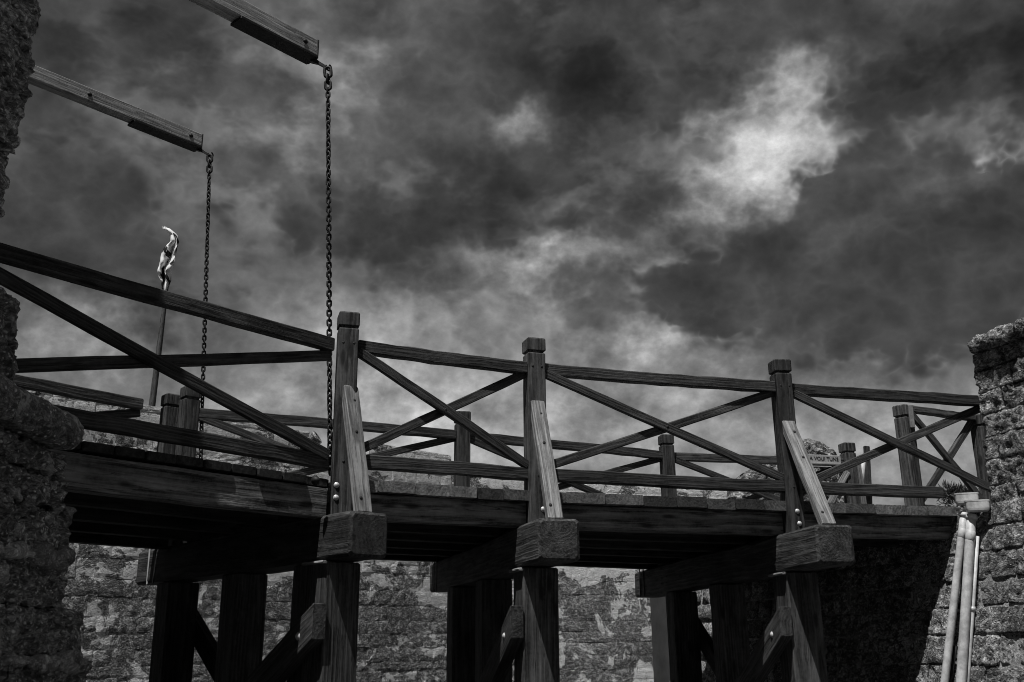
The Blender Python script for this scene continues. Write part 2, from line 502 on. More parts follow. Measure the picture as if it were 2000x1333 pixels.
def box_surface(n3):
    """unit cube [-1,1]^3 surface grid, shared vertices"""
    idx = {}; vs_ = []; fs = []

    def vid(i, j, k):
        key = (i, j, k)
        if key not in idx:
            idx[key] = len(vs_); vs_.append((2 * i / n3[0] - 1, 2 * j / n3[1] - 1, 2 * k / n3[2] - 1))
        return idx[key]
    for i in range(n3[0]):
        for j in range(n3[1]):
            fs.append((vid(i, j, 0), vid(i, j + 1, 0), vid(i + 1, j + 1, 0), vid(i + 1, j, 0)))
            fs.append((vid(i, j, n3[2]), vid(i + 1, j, n3[2]), vid(i + 1, j + 1, n3[2]), vid(i, j + 1, n3[2])))
    for i in range(n3[0]):
        for k in range(n3[2]):
            fs.append((vid(i, 0, k), vid(i + 1, 0, k), vid(i + 1, 0, k + 1), vid(i, 0, k + 1)))
            fs.append((vid(i, n3[1], k), vid(i, n3[1], k + 1), vid(i + 1, n3[1], k + 1), vid(i + 1, n3[1], k)))
    for j in range(n3[1]):
        for k in range(n3[2]):
            fs.append((vid(0, j, k), vid(0, j, k + 1), vid(0, j + 1, k + 1), vid(0, j + 1, k)))
            fs.append((vid(n3[0], j, k), vid(n3[0], j + 1, k), vid(n3[0], j + 1, k + 1), vid(n3[0], j, k + 1)))
    return np.array(vs_), fs


def rough_block(name, O, ex, ey, ez, size, mat, parent, res=0.03, rnd=0.03, amp=0.02, feat=0.09, layer=2.0, seed=0, shear=None, smooth=True, frag=1.0):
    """eroded stone: centre O, axes ex ey ez, full size; worn round and pitted in thin horizontal beds"""
    size = np.array(size, float)
    n3 = [max(2, int(round(s / res))) for s in size]
    u, f = box_surface(n3)
    p = u * size / 2
    inner = np.clip(p, -(size / 2 - rnd), size / 2 - rnd)
    d = p - inner; ln = np.linalg.norm(d, axis=1); ln[ln == 0] = 1
    nrm = d / ln[:, None]
    p = inner + nrm * np.minimum(ln, rnd)[:, None]
    ex, ey, ez = (np.array(a, float) for a in (ex, ey, ez))
    W = O + p[:, :1] * ex + p[:, 1:2] * ey + p[:, 2:] * ez
    q = W * np.array([1, 1, layer]) / feat
    h = fbm(q, 4, 3) - 0.5
    h2 = fbm(W * np.array([.7, .7, 1.4]) / (feat * 3.5), 3, 11) - 0.5
    pit = np.clip(0.42 - fbm(q * 1.4 + 31, 2, 23), 0, 1) * -2.2
    disp = amp * (h * 1.7 + h2 * 2.2 + pit + frag * (cellrand(W * np.array([1, 1, 1.7]) / (feat * .75) + (fbm(W / feat, 2, 5)[:, None] - .5) * .8) - .5) * 1.5)
    nw = nrm[:, :1] * ex + nrm[:, 1:2] * ey + nrm[:, 2:] * ez
    W = W + nw * disp[:, None]
    if shear is not None: W = shear(W)
    c = W.mean(0)
    return obj(name, W - c, f, mat, parent, Matrix.Translation(Vector(c)), smooth=smooth)


def lathe(name, prof, mat, parent, mw, n=20, smooth=True):
    rings = [[(x, r * math.cos(2 * math.pi * j / n), r * math.sin(2 * math.pi * j / n)) for j in range(n)] for x, r in prof]
    v, f = tube_mesh(rings)
    return obj(name, v, f, mat, parent, mw, smooth=smooth)


def prism(name, poly, z0, z1, mat, parent=None):
    n = len(poly)
    v = [(x, y, z0) for x, y in poly] + [(x, y, z1) for x, y in poly]
    f = [tuple(range(n - 1, -1, -1)), tuple(range(n, 2 * n))] + [(i, (i + 1) % n, n + (i + 1) % n, n + i) for i in range(n)]
    return obj(name, v, f, mat, parent)


def hz(ang):   # horizontal unit vector: front normal turned ang degrees from -Y towards +X
    a = math.radians(ang)
    return V(math.sin(a), -math.cos(a), 0)


# ================================================================== ground
g = 1500.0
gn = 60
xs = np.linspace(-1, 1, gn + 1); xs = np.sign(xs) * np.abs(xs) ** 3 * g
gv = [(x, y, 0.04 * math.sin(x * .9) * math.cos(y * .7) if abs(x) < 60 and abs(y) < 60 else 0.0) for y in xs for x in xs]
gf = [(j * (gn + 1) + i, j * (gn + 1) + i + 1, (j + 1) * (gn + 1) + i + 1, (j + 1) * (gn + 1) + i) for j in range(gn) for i in range(gn)]
o = obj('ground', gv, gf, M['ground']); o['kind'] = 'structure'; o['label'] = 'turf floor of the dry moat'

# ================================================================== the far fort walls
_variants = None


def stone_variants(n=10):
    out = []
    for k in range(n):
        u, f = box_surface((6, 2, 4))
        p = u * 0.5
        # bow the edges in, knock corners, lump the front (-y)
        q = p.copy()
        e = np.maximum(np.abs(p[:, 0]), np.abs(p[:, 2])) * 2
        q[:, 1] = np.where(p[:, 1] < 0, p[:, 1] + 0.018 * e ** 8, p[:, 1])
        nn = np.stack([fbm(p * 3.1 + k * 13.7 + 5 * a, 3, 40 + a) - .5 for a in range(3)], 1)
        q = q + nn * np.array([0.05, 0.06, 0.10])
        me = bpy.data.meshes.new('stone'); me.from_pydata([tuple(x) for x in q], [], f); me.materials.append(M['far'])
        out.append(me)
    return out


_variants = stone_variants()


def coursed_wall(name, pts, z0, ztop, label, cat, course=0.46, gap=None, depth=0.5, maxn=300):
    """wall of squared stones along a polyline seen from its -normal side; joints open to a recessed core"""
    base = V(pts[0][0], pts[0][1], 0)
    t = thing(name, tuple(base), label, cat)
    todo = []
    for a, b in zip(pts[:-1], pts[1:]):
        a = V(a[0], a[1], 0); b = V(b[0], b[1], 0); L = np.linalg.norm(b - a); d = (b - a) / L
        nrm = V(d[1], -d[0], 0)
        if nrm @ (CAM * V(1, 1, 0) - a) < 0: nrm = -nrm
        z = z0; row = 0
        while z < ztop - 0.1:
            h = min(course * random.uniform(.62, 1.45), ztop - z)
            if ztop - z - h < 0.2: h = ztop - z
            s = -random.uniform(0, .5)
            while s < L:
                ln = random.choice((.55, .7, .85, 1.0, 1.2)) * random.uniform(.85, 1.15)
                s1 = min(s + ln, L); s0 = max(s, 0)
                if s1 - s0 > 0.12 and not (gap and s0 > gap[0] and s0 < gap[1] and z + h * .6 > gap[2]):
                    c = a + d * (s0 + s1) / 2 + V(0, 0, z + h / 2) + nrm * random.gauss(0, 0.007)
                    todo.append((c, d, nrm, s1 - s0, h))
                s += ln
            z += h; row += 1
        # mortar core just behind the stone faces
        q = [a - nrm * 0.045, b - nrm * 0.045, b - nrm * 2.2, a - nrm * 2.2]
        top = (gap[2] - .05) if gap else ztop - 0.08
        prism('wall_core', [(p[0], p[1]) for p in q], z0 - .3, top, M['core'], t)
    vis = []
    for k, (c, d, nrm, ln, h) in enumerate(todo):
        px, py, zz = proj(c)
        inn = (-40 < px < 2040) and (-40 < py < 1373)
        vis.append((-(ln * h / zz ** 2) * (1 if inn else 0.01), k))
    keep = set(k for _, k in sorted(vis)[:maxn])
    rest_v, rest_f = [], []
    for k, (c, d, nrm, ln, h) in enumerate(todo):
        me = _variants[random.randrange(len(_variants))]
        y = -nrm
        mw = Matrix(((d[0] * (ln - .003), y[0] * depth, 0, c[0]), (d[1] * (ln - .003), y[1] * depth, 0, c[1]),
                     (0, 0, h - .003, c[2]), (0, 0, 0, 1)))
        mw[0][3] += y[0] * depth * .25; mw[1][3] += y[1] * depth * .25
        if k in keep:
            obj('stone', None, None, None, t, mw, mesh=me)
        else:
            o_ = len(rest_v)
            rest_v += [tuple(mw @ vv.co) for vv in me.vertices]
            rest_f += [tuple(o_ + i for i in p.vertices) for p in me.polygons]
    if rest_v:
        r = obj('stones', [tuple(V(*v_) - base) for v_ in rest_v], rest_f, M['far'], t, Matrix.Translation(Vector(base)))
        r['kind'] = 'stuff'
    return t


A0 = V(-16.6, 28.4, 0); A1 = V(-2.72, 42.24, 0)
dA = (A1 - A0) / np.linalg.norm(A1 - A0)
sg = lambda X: (X - A0[0]) / dA[0]
coursed_wall('bastion_wall', [A0, A1], 0, 9.6, 'long coquina bastion wall receding to a corner behind the bridge, embrasure in its top', 'wall', gap=(sg(-8.2), sg(-6.0), 8.75))
coursed_wall('fort_wall', [(-4.2, 43.6), (0.6, 46.0), (18, 52)], 0, 9.6, 'farther coquina wall with plaster patches seen between the bridge legs right of centre', 'wall')

# cannon in the embrasure
cb = A0 + dA * sg(-7.35) + V(0, 0, 8.9)
can = thing('cannon', (cb[0], cb[1], 8.75), 'old cannon whose muzzle pokes out of the embrasure behind the tall chain', 'cannon')
mz = V(*(CAM + ray(621, 853) * (cb[1] / ray(621, 853)[1])))
br = V(*(CAM + ray(575, 884) * ((cb[1] + .1) / ray(575, 884)[1])))
brl = br + (br - mz) * 0.3
Lc = np.linalg.norm(mz - brl)
lathe('barrel', [(0, .02), (0, .1), (.03, .16), (.1, .30), (.2, .31), (.22, .27), (Lc * .5, .23), (Lc * .52, .25), (Lc * .55, .23), (Lc - .28, .19), (Lc - .2, .2), (Lc - .1, .28), (Lc - .03, .29), (Lc, .25), (Lc, .14), (Lc - .5, .13), (Lc - .5, .01)],
      M['carved'], can, frame(brl, mz, (0, 0, 1)))
timber('carriage', brl + V(-.3, .3, -.45), brl + (mz - brl) * .5 + V(0, .3, -.42), .5, .3, M['timber'], can)

# ================================================================== flagpole and flag
fp0 = CAM + ray(296, 800) * (46 / ray(296, 800)[1]); fp1 = CAM + ray(331, 520) * (46 / ray(331, 520)[1])
fpb = fp0 + (fp0 - fp1) * .35
pole = thing('flagpole', tuple(fpb), 'dark wooden flagpole leaning above the bastion wall', 'flagpole')
Lp = np.linalg.norm(fp1 - fpb) * 1.12
lathe('pole', [(0, .03), (0, .17), (Lp * .2, .165), (Lp * .55, .135), (Lp * .86, .075), (Lp * .99, .05), (Lp, .02)], wood('pole_timber', .03, .16, 9, .0), pole, frame(fpb, fp1, (0, 1, 0)), 10)
lathe('truck', [(0, .02), (0, .07), (.06, .09), (.12, .05), (.13, .01)], M['zinc'], pole, frame(fpb + (fp1 - fpb) / np.linalg.norm(fp1 - fpb) * Lp, fpb + (fp1 - fpb) * 3, (0, 1, 0)), 10)
mf, N, b = new_mat('flag_cloth')
uv = N.node('ShaderNodeUVMap').outputs[0]
sx = N.node('ShaderNodeSeparateXYZ'); N.l.new(uv, sx.inputs[0])
dg1 = N.math('ABSOLUTE', N.math('SUBTRACT', sx.outputs[0], sx.outputs[1]))
dg2 = N.math('ABSOLUTE', N.math('SUBTRACT', N.math('ADD', sx.outputs[0], sx.outputs[1]), 1.0))
wav = N.math('MULTIPLY', N.math('SIGN', N.math('SINE', N.math('MULTIPLY', sx.outputs[0], 60.0))), 0.02)
crs = N.math('LESS_THAN', N.math('ADD', N.math('MINIMUM', dg1, dg2), wav), 0.06)
N.put(b.inputs['Base Color'], N.grey(N.mix(crs, 0.85, 0.03))); b.inputs['Roughness'].default_value = 1.0; b.inputs['Specular IOR Level'].default_value = 0.0
# limp cloth: outline of the hanging bunch traced down the pole, gathered in deep folds
cen = [(318, 444, 3), (327, 449, 8), (338, 460, 12), (340, 472, 16), (334, 484, 22), (332, 497, 24), (330, 508, 22), (326, 518, 18), (321, 527, 15), (322, 538, 13), (325, 550, 10), (323, 562, 8), (322, 572, 6)]
fv, fuv, ff = [], [], []
nc = 22
for i in range(len(cen) * 3 - 2):
    a = i / 3.0; k = min(int(a), len(cen) - 2); q = a - k
    cxp, cyp, hw = (cen[k][m] * (1 - q) + cen[k + 1][m] * q for m in range(3))
    for j in range(nc + 1):
        t = j / nc
        xx = (t - .5) * 2
        xo = hw * (xx * .62 + .38 * math.sin(t * 9.5 + i * .16))
        dep = 0.30 * math.sin(t * 17 + i * .35) * min(1, hw / 14) + 0.07 * math.sin(t * 31 - i * .5)
        p = CAM + ray(cxp + xo, cyp + 2.0 * math.sin(t * 14 + i * .3)) * ((45.7 + dep) / ray(cxp, cyp)[1])
        fv.append(p); fuv.append((t * .9 + .05, i / (len(cen) * 3 - 3)))
for i in range(len(cen) * 3 - 3):
    for j in range(nc):
        ff.append((i * (nc + 1) + j, i * (nc + 1) + j + 1, (i + 1) * (nc + 1) + j + 1, (i + 1) * (nc + 1) + j))
fb = fv[-1]
fl = obj('flag', [p - fb for p in fv], ff, mf, None, Matrix.Translation(Vector(fb)), smooth=True)
ul = fl.data.uv_layers.new(name='UVMap')
for lp in fl.data.loops: ul.data[lp.index].uv = fuv[lp.vertex_index]
sm = fl.modifiers.new('thick', 'SOLIDIFY'); sm.thickness = 0.012
tag(fl, 'white flag with dark cross hanging in limp folds from the leaning pole', 'flag')

# ================================================================== timber bridge
CAPZ, DECK, TOP = 2.66, 2.955, 4.29
P1, P2, P3 = V(-1.32, 7.63, 0), V(0.19, 8.37, 0), V(2.54, 9.12, 0)
Q1, Q2, Q3 = V(-3.30, 9.91, 0), V(-0.577, 11.156, 0), V(1.96, 12.56, 0)
PE, QE = V(4.46, 9.67, 0), V(4.48, 13.2, 0)
br_ = thing('timber_bridge', (0.6, 10.0, 0), 'dark timber footbridge on heavy bents with cross-braced railings over the moat', 'bridge')
Z = lambda p, z: V(p[0], p[1], z)
bents = [(P1, Q1, .42, 41.0), (P2, Q2, .60, 15.5), (P3, Q3, .76, 9.5)]
post_ang = {0: 16, 1: 18, 2: 9}


def post(p, ang, z0, ztop, mat=None, wd=0.158, parent=None, head=True):
    L = ztop - z0
    f = hz(ang)
    st = [(0, .97), (.006, 1)] + [(L * i / 6, 1) for i in range(1, 5)] + [(L - .145, 1.0), (L - .135, .93), (L - .134, .84), (L - .118, .84), (L - .117, .98), (L - .11, 1.05), (L - .012, 1.05), (L, .96)]
    return timber('post', Z(p, z0), Z(p, ztop), wd, wd, mat or M['timber'], parent or br_, up=tuple(f), stops=st, warp=.0015)


for k, (p, q, ov, ang) in enumerate(bents):
    d = (q - p) / np.linalg.norm(q - p); rgt = V(d[1], -d[0], 0)
    nearE = p - d * ov; farE = q + d * (.55, .96, 1.15)[k]
    zc = CAPZ - .165
    cp = timber('bent_cap', Z(nearE, zc), Z(farE, zc), .335, .325, M['heavy'], br_, seg=14, warp=.005, cham=.022)
    # iron strap and wedges at the far end of the cap
    for s_ in (.30, .46):
        timber('strap', Z(farE - d * s_ - rgt * .172, zc - .17), Z(farE - d * s_ - rgt * .172, zc + .27), .012, .03, M['zinc'] if (s_ < .4 and k == 0) else M['iron'], cp, up=tuple(d))
    # legs
    legs = [(0.02, .30), (.50, .29), ((.965, .95, .93)[k], .30)]
    if k == 0: legs.insert(1, (.115, .24))
    L_ = np.linalg.norm(q - p)
    for j, (s, wd) in enumerate(legs):
        lp_ = p + d * L_ * s
        lg = timber('leg', Z(lp_, -.3), Z(lp_, CAPZ - .333), wd, wd, M['heavy'], br_, up=tuple(rgt), seg=10, warp=.004, cham=.012)
        if j == 0:   # pale shim between leg and cap
            timber('shim', Z(lp_ - rgt * .1725 - d * .16, CAPZ - .346), Z(lp_ - rgt * .1725 + d * .14, CAPZ - .346), .05, .022, M['pale'], lg, seg=2)
        bolt(lg, Z(lp_ - rgt * (wd / 2) + d * .02, 1.3), -rgt, .022, 'iron')
    # diagonal braces on the left face of the bent
    a = p - d * .115 - rgt * .205; b_ = p + d * 1.80 - rgt * .205
    bt = timber('bent_brace', Z(a, 1.90), Z(b_, .86), .11, .225, M['heavy'], br_, warp=.003, plumb=True)
    dirb = (Z(b_, .86) - Z(a, 1.90)); dirb /= np.linalg.norm(dirb)
    bolt(bt, Z(a, 1.90) + dirb * .22 - rgt * .056, -rgt, .023)
    a2 = p + d * (L_ * .965 + .1) + rgt * .195; b2 = p + d * (L_ * .965 - 1.75) + rgt * .195
    timber('bent_brace', Z(a2, 2.0), Z(b2, .85), .09, .20, M['heavy'], br_, warp=.003, plumb=True)
    # railing posts
    pp = post(p, post_ang[k], CAPZ - .002, TOP)
    f = hz(post_ang[k]); r_ = V(-f[1], f[0], 0)
    bolts = {0: [(-.045, 2.895), (-.045, 2.80)], 1: [(.035, 2.80)], 2: [(.01, 2.86), (.02, 2.75)]}[k]
    for bx, bz in bolts: bolt(pp, Z(p + f * .079 + r_ * bx, bz), f, .018)
    for bx, bz in ((-.04, 4.03), (.045, 4.03), (.0, 3.08)): bolt(pp, Z(p + f * .079 + r_ * bx, bz), f, .009, 'hole', .4)
    # raking kicker from the cap end up to the post
    ka = nearE + d * .095; kb = p - d * .05
    ktop = {0: 3.67, 1: 3.71, 2: 3.68}[k]
    kk = timber('kicker', Z(ka, CAPZ - .003) , Z(kb - d * .0, ktop), .125, .075, M['pale'], br_, up=tuple(-d), warp=.003, seg=6)
    ax = (Z(kb, ktop) - Z(ka, CAPZ)); ax /= np.linalg.norm(ax)
    kn = -d - ax * ((-d) @ ax); kn /= np.linalg.norm(kn)
    for s_, off in ((.10, -.03), (.62, .0), (.88, .015)):
        bolt(kk, Z(ka, CAPZ) + ax * (np.linalg.norm(Z(kb, ktop) - Z(ka, CAPZ)) * s_) + kn * .037 + rgt * off, kn, .011, 'hole', .4)
    # far post
    post(q, ang if k else 41, CAPZ - .002, TOP)
    fk = q + d * .40
    timber('kicker', Z(fk, CAPZ), Z(q + d * .05, 3.58), .125, .075, M['pale'], br_, up=tuple(d), seg=4)


def rail_panel(p, q, parent, ang0=0, top=(4.075, .10), low=(3.095, .105), ins0=.085, ins1=.085, dia=True, mat='rail', side=1, zd=(3.985, 3.165), low_to=None):
    d = (q - p); L = np.linalg.norm(d); d = d / L; n = V(d[1], -d[0], 0)
    a = p + d * ins0; b_ = q - d * ins1
    r = timber('top_rail', Z(a, top[0] - top[1] / 2), Z(b_, top[0] - top[1] / 2), .085, top[1], M[mat], parent, seg=14, warp=.006)
    bl = b_ if low_to is None else p + d * low_to
    timber('bottom_rail', Z(a, low[0]), Z(bl, low[0]), .085, low[1], M[mat], parent, seg=14, warp=.006)
    if dia:
        timber('brace', Z(a + n * .022, zd[0]), Z(b_ + n * .022, zd[1]), .045, .077, M[mat], parent, seg=8, warp=.004)
        timber('brace', Z(a - n * .024, zd[1]), Z(b_ - n * .024, zd[0]), .045, .077, M[mat], parent, seg=8, warp=.004)
        mid = Z((a + b_) / 2 + n * .045, (zd[0] + zd[1]) / 2)
        bolt(r, mid, n, .010, 'hole', .5)
    return r


rail_panel(P1, P2, br_); rail_panel(P2, P3, br_)
rail_panel(P3, PE + V(.30, .085, 0), br_, ins1=0.0, zd=(3.985, 3.10), low_to=1.62)
rail_panel(Q1, Q2, br_); rail_panel(Q2, Q3, br_); rail_panel(Q3, QE, br_)
pq = post(QE, 12, CAPZ, TOP)
timber('kicker', Z(QE + V(.16, .02, 0), 2.9), Z(QE + V(.1, -.02, 0), 4.02), .10, .06, M['pale'], br_, up=(.3, -1, 0))  # pale strip added for the lit right face of the last far post
timber('kicker', Z(QE + V(-.55, -.05, 0), 3.1), Z(QE + V(-.06, -.08, 0), 3.9), .06, .09, M['pale'], br_, up=(0, 0, 1))

# deck planks: laid across, slightly fanned where the bridge turns
nearP = [P1 + V(.02, -.035, 0), P2 + V(.01, -.04, 0), P3 + V(.01, -.04, 0), V(4.22, 9.56, 0)]
farP = [Q1 + V(-.30, .34, 0), Q2 + V(-.20, .72, 0), Q3 + V(-.13, .80, 0), V(4.25, 13.9, 0)]   # far edge pushed out past the posts, unseen, to shade the cap ends


def plank4(c0, c1, e0, e1, zt, zb, mat, parent):
    """deck board between two near-end and two far-end corners (may taper)"""
    c = .006
    xa = (c0 + c1) / 2; xb = (e0 + e1) / 2
    mw = frame(Z(xa, (zt + zb) / 2), Z(xb, (zt + zb) / 2), (0, 0, 1)); iv = mw.inverted()
    vv = []
    for (u_, w_) in ((c0, c1), (e0, e1)):
        dd = (w_ - u_) / np.linalg.norm(w_ - u_) * min(c, np.linalg.norm(w_ - u_) * .2)
        for pt, z_ in ((u_ + dd, zb), (w_ - dd, zb), (w_, zb + c), (w_, zt - c), (w_ - dd, zt), (u_ + dd, zt), (u_, zt - c), (u_, zb + c)):
            vv.append(tuple(iv @ Vector(Z(pt, z_))))
    v_, f_ = tube_mesh([vv[:8], vv[8:]])
    return obj('plank', v_, f_, mat, parent, mw)


for i in range(3):
    n = [6, 8, 6][i]
    cuts = np.cumsum(np.r_[0, rng.uniform(.8, 1.2, n)]); cuts /= cuts[-1]
    for j in range(n):
        s0, s1 = cuts[j], cuts[j + 1]
        a0 = nearP[i] * (1 - s0) + nearP[i + 1] * s0; a1 = nearP[i] * (1 - s1) + nearP[i + 1] * s1
        b0 = farP[i] * (1 - s0) + farP[i + 1] * s0; b1 = farP[i] * (1 - s1) + farP[i + 1] * s1
        ga = (a1 - a0) / np.linalg.norm(a1 - a0) * .003; gb = (b1 - b0) / np.linalg.norm(b1 - b0) * .003
        ex = random.uniform(-.012, .012); dn = (a0 - b0) / np.linalg.norm(a0 - b0) * ex
        zt = DECK + random.uniform(-.004, .004); zb = zt - .088 + random.uniform(-.005, .003)
        plank4(a0 + ga + dn, a1 - ga + dn, b0 + gb, b1 - gb, zt, zb, M['plank'], br_)
# stringers under the deck, several across the width
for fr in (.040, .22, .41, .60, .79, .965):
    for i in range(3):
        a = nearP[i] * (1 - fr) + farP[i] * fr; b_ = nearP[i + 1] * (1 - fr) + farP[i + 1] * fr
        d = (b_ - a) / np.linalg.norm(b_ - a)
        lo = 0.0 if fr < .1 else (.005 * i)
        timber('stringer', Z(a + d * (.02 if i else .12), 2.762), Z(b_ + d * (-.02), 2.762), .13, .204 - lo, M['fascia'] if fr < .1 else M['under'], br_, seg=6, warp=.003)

# ================================================================== drawbridge leaf
dL = V(.66, .75, 0); dL /= np.linalg.norm(dL); nL = V(dL[1], -dL[0], 0)
NL0 = V(-1.41, 7.59, 0); FL0 = V(-3.36, 9.83, 0)
wl = abs((FL0 - NL0) @ nL)
INN = -3.25
leaf = thing('drawbridge_leaf', tuple(NL0 + dL * INN * .5 - nL * wl / 2 + V(0, 0, 2.66)), 'drawbridge leaf between the left masonry and the first bent, hung on two chains', 'drawbridge')
lq = lambda s, t, z: Z(NL0 + dL * s - nL * t, z)      # s along towards the span, t across towards the far side
ls = timber('stringer', lq(INN, .035, 2.778), lq(-.03, .035, 2.755), .13, .225, M['fascia'], leaf, seg=12, warp=.004)
for t_, hgt in ((.72, .22), (1.45, .22), (2.2, .22), (wl - .05, .25)):
    timber('stringer', lq(INN, t_, 2.775), lq(-.08 + t_ * .14, t_, 2.765), .13, hgt, M['under'], leaf, seg=5)
np_ = 15
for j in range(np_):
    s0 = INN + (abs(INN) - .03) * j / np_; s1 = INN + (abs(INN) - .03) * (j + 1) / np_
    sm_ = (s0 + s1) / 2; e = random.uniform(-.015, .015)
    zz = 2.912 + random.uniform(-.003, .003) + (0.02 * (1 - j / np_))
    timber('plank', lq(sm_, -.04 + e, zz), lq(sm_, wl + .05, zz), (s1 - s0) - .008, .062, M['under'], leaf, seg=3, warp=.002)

for j in range(3):     # tapered boards closing the wedge where the leaf meets the skewed first bent
    w0, w1 = j / 3, (j + 1) / 3
    n0, n1_ = NL0 + dL * (-.028 + .03 * w0), NL0 + dL * (-.028 + .03 * w1 - .004)
    f0_ = NL0 - nL * (wl + .05) + dL * (-.03 + .47 * w0); f1_ = NL0 - nL * (wl + .05) + dL * (-.03 + .47 * w1 - .006)
    plank4(n0, n1_, f0_, f1_, 2.944, 2.882, M['under'], leaf)


def leaf_rail(t):
    r = timber('top_rail', lq(INN, t, 4.04), lq(-.03, t, 4.01), .08, .105, M['rail'], leaf, seg=14, warp=.004)
    timber('bottom_rail', lq(INN, t, 3.12), lq(-.03, t, 3.07), .08, .105, M['rail'], leaf, seg=14, warp=.004)
    timber('brace', lq(-3.05, t - .024, 4.02), lq(-.04, t - .024, 3.12), .045, .09, M['rail'], leaf, seg=8)
    timber('brace', lq(-3.05, t + .026, 3.20), lq(-.03, t + .026, 3.935), .045, .085, M['rail'], leaf, seg=8)
    post(NL0 + dL * -3.16 - nL * t, 41, 2.97, TOP, parent=leaf)


leaf_rail(0.0); leaf_rail(wl)
dk = V(-3.60, 10.22, 0)
post(dk, 41, 2.66, 4.285, parent=leaf)
for t_ in (0.0, wl):
    rg = lathe('chain_eye', [(0, .012), (.02, .04), (.06, .012)], M['iron'], leaf, frame(lq(-.22, t_ - .1, 2.9), lq(-.22, t_ - .2, 2.9), (0, 0, 1)), 10)

# ================================================================== hoisting beams
def hoist(endtop, hh, ww, label, chain_top):
    e = V(*endtop)
    L = 4.3
    inner = e - dL * L
    up = V(0, 0, 1)
    t = thing('hoisting_beam', tuple(inner - up * hh), label, 'beam', 'drawbridge hoisting beams')
    A = inner - up * hh / 2 + (-nL) * ww / 2; B = e - up * hh / 2 + (-nL) * ww / 2
    bm = timber('timber', A, B, ww, hh, M['beam'], t, seg=12, warp=.003)
    for s_ in (.14, 1.30, 2.6):
        bolt(bm, e - dL * s_ - up * hh * .5 + nL * .001, nL, .021, 'iron')
    pl = timber('iron_shoe', e - dL * .80 - up * (hh + .014) - nL * ww / 2, e - dL * .004 - up * (hh + .014) - nL * ww / 2, ww + .02, .026, M['iron'], t, seg=3, warp=.001, cham=.003)
    timber('end_plate', e + dL * .002 - up * (hh + .02) - nL * ww / 2, e + dL * .002 + up * .002 - nL * ww / 2, ww + .004, .016, M['iron'], t, up=tuple(dL), seg=2, warp=.0, cham=.003)
    # tapered tongue carrying the hook
    ct = V(*chain_top)
    st = e + dL * .0 - up * (hh + .005) - nL * ww * .5
    v = ct - st; ln = np.linalg.norm(v)
    timber('tongue', st - v / ln * .1, ct - v / ln * .01, .06, .05, M['iron'], t, stops=[(0, 1.5), (ln * .5, 1.2), (ln * .95, .6), (ln + .09, .5)], warp=.0, cham=.004)
    pts = []
    for i in range(15):
        a = math.radians(-200 + i * 20)
        pts.append(ct + dL * (.022 + .03 * math.cos(a)) + up * (.012 + .03 * math.sin(a)))
    tube('hook', pts, .0085, M['iron'], t)
    return t


def tube(name, pts, r, mat, parent, n=8):
    rings = []
    pts = [Vector(p) for p in pts]
    for i, p in enumerate(pts):
        tg = (pts[min(i + 1, len(pts) - 1)] - pts[max(i - 1, 0)]).normalized()
        u_ = tg.cross(Vector((.31, .22, .92))).normalized(); w_ = tg.cross(u_)
        rr = r[i] if isinstance(r, (list, tuple)) else r
        rings.append([p + u_ * rr * math.cos(2 * math.pi * j / n) + w_ * rr * math.sin(2 * math.pi * j / n) for j in range(n)])
    c = pts[0]
    v, f = tube_mesh([[tuple(q - c) for q in rg] for rg in rings])
    return obj(name, v, f, mat, parent, Matrix.Translation(c), smooth=True)


CA = V(-1.63, 7.75, 6.655); CB = V(-3.35, 9.95, 6.965)
hoist((-1.716, 7.75, 6.94), .165, .145, 'upper hoisting beam cut by the top edge of the picture, holding the longer chain', CA)
hoist((-3.439, 9.95, 7.225), .150, .135, 'lower hoisting beam coming from behind the left masonry, holding the shorter chain', CB)

# ================================================================== chains
link_me = None


def link_mesh():
    pts = []
    R_, H_ = .0145, .0145   # half width of the centre line, half of the straight
    for i in range(18):
        a = 2 * math.pi * i / 18
        pts.append((R_ * math.cos(a), 0, R_ * math.sin(a) + (H_ if math.sin(a) > 0.001 else (-H_ if math.sin(a) < -0.001 else 0))))
    v, f = [], []
    n = 6; r = .0078
    for i, p in enumerate(pts):
        q0 = Vector(pts[i - 1]); q1 = Vector(pts[(i + 1) % 18]); tg = (q1 - q0).normalized()
        u_ = Vector((0, 1, 0)); w_ = tg.cross(u_)
        for j in range(n):
            a = 2 * math.pi * j / n
            v.append(tuple(Vector(p) + u_ * r * math.cos(a) + w_ * r * math.sin(a)))
    for i in range(18):
        for j in range(n):
            k = (i + 1) % 18; l = (j + 1) % n
            f.append((i * n + j, i * n + l, k * n + l, k * n + j))
    me = bpy.data.meshes.new('link'); me.from_pydata(v, [], f); me.materials.append(M['iron'])
    me.polygons.foreach_set('use_smooth', [True] * len(me.polygons))
    return me


link_me = link_mesh()


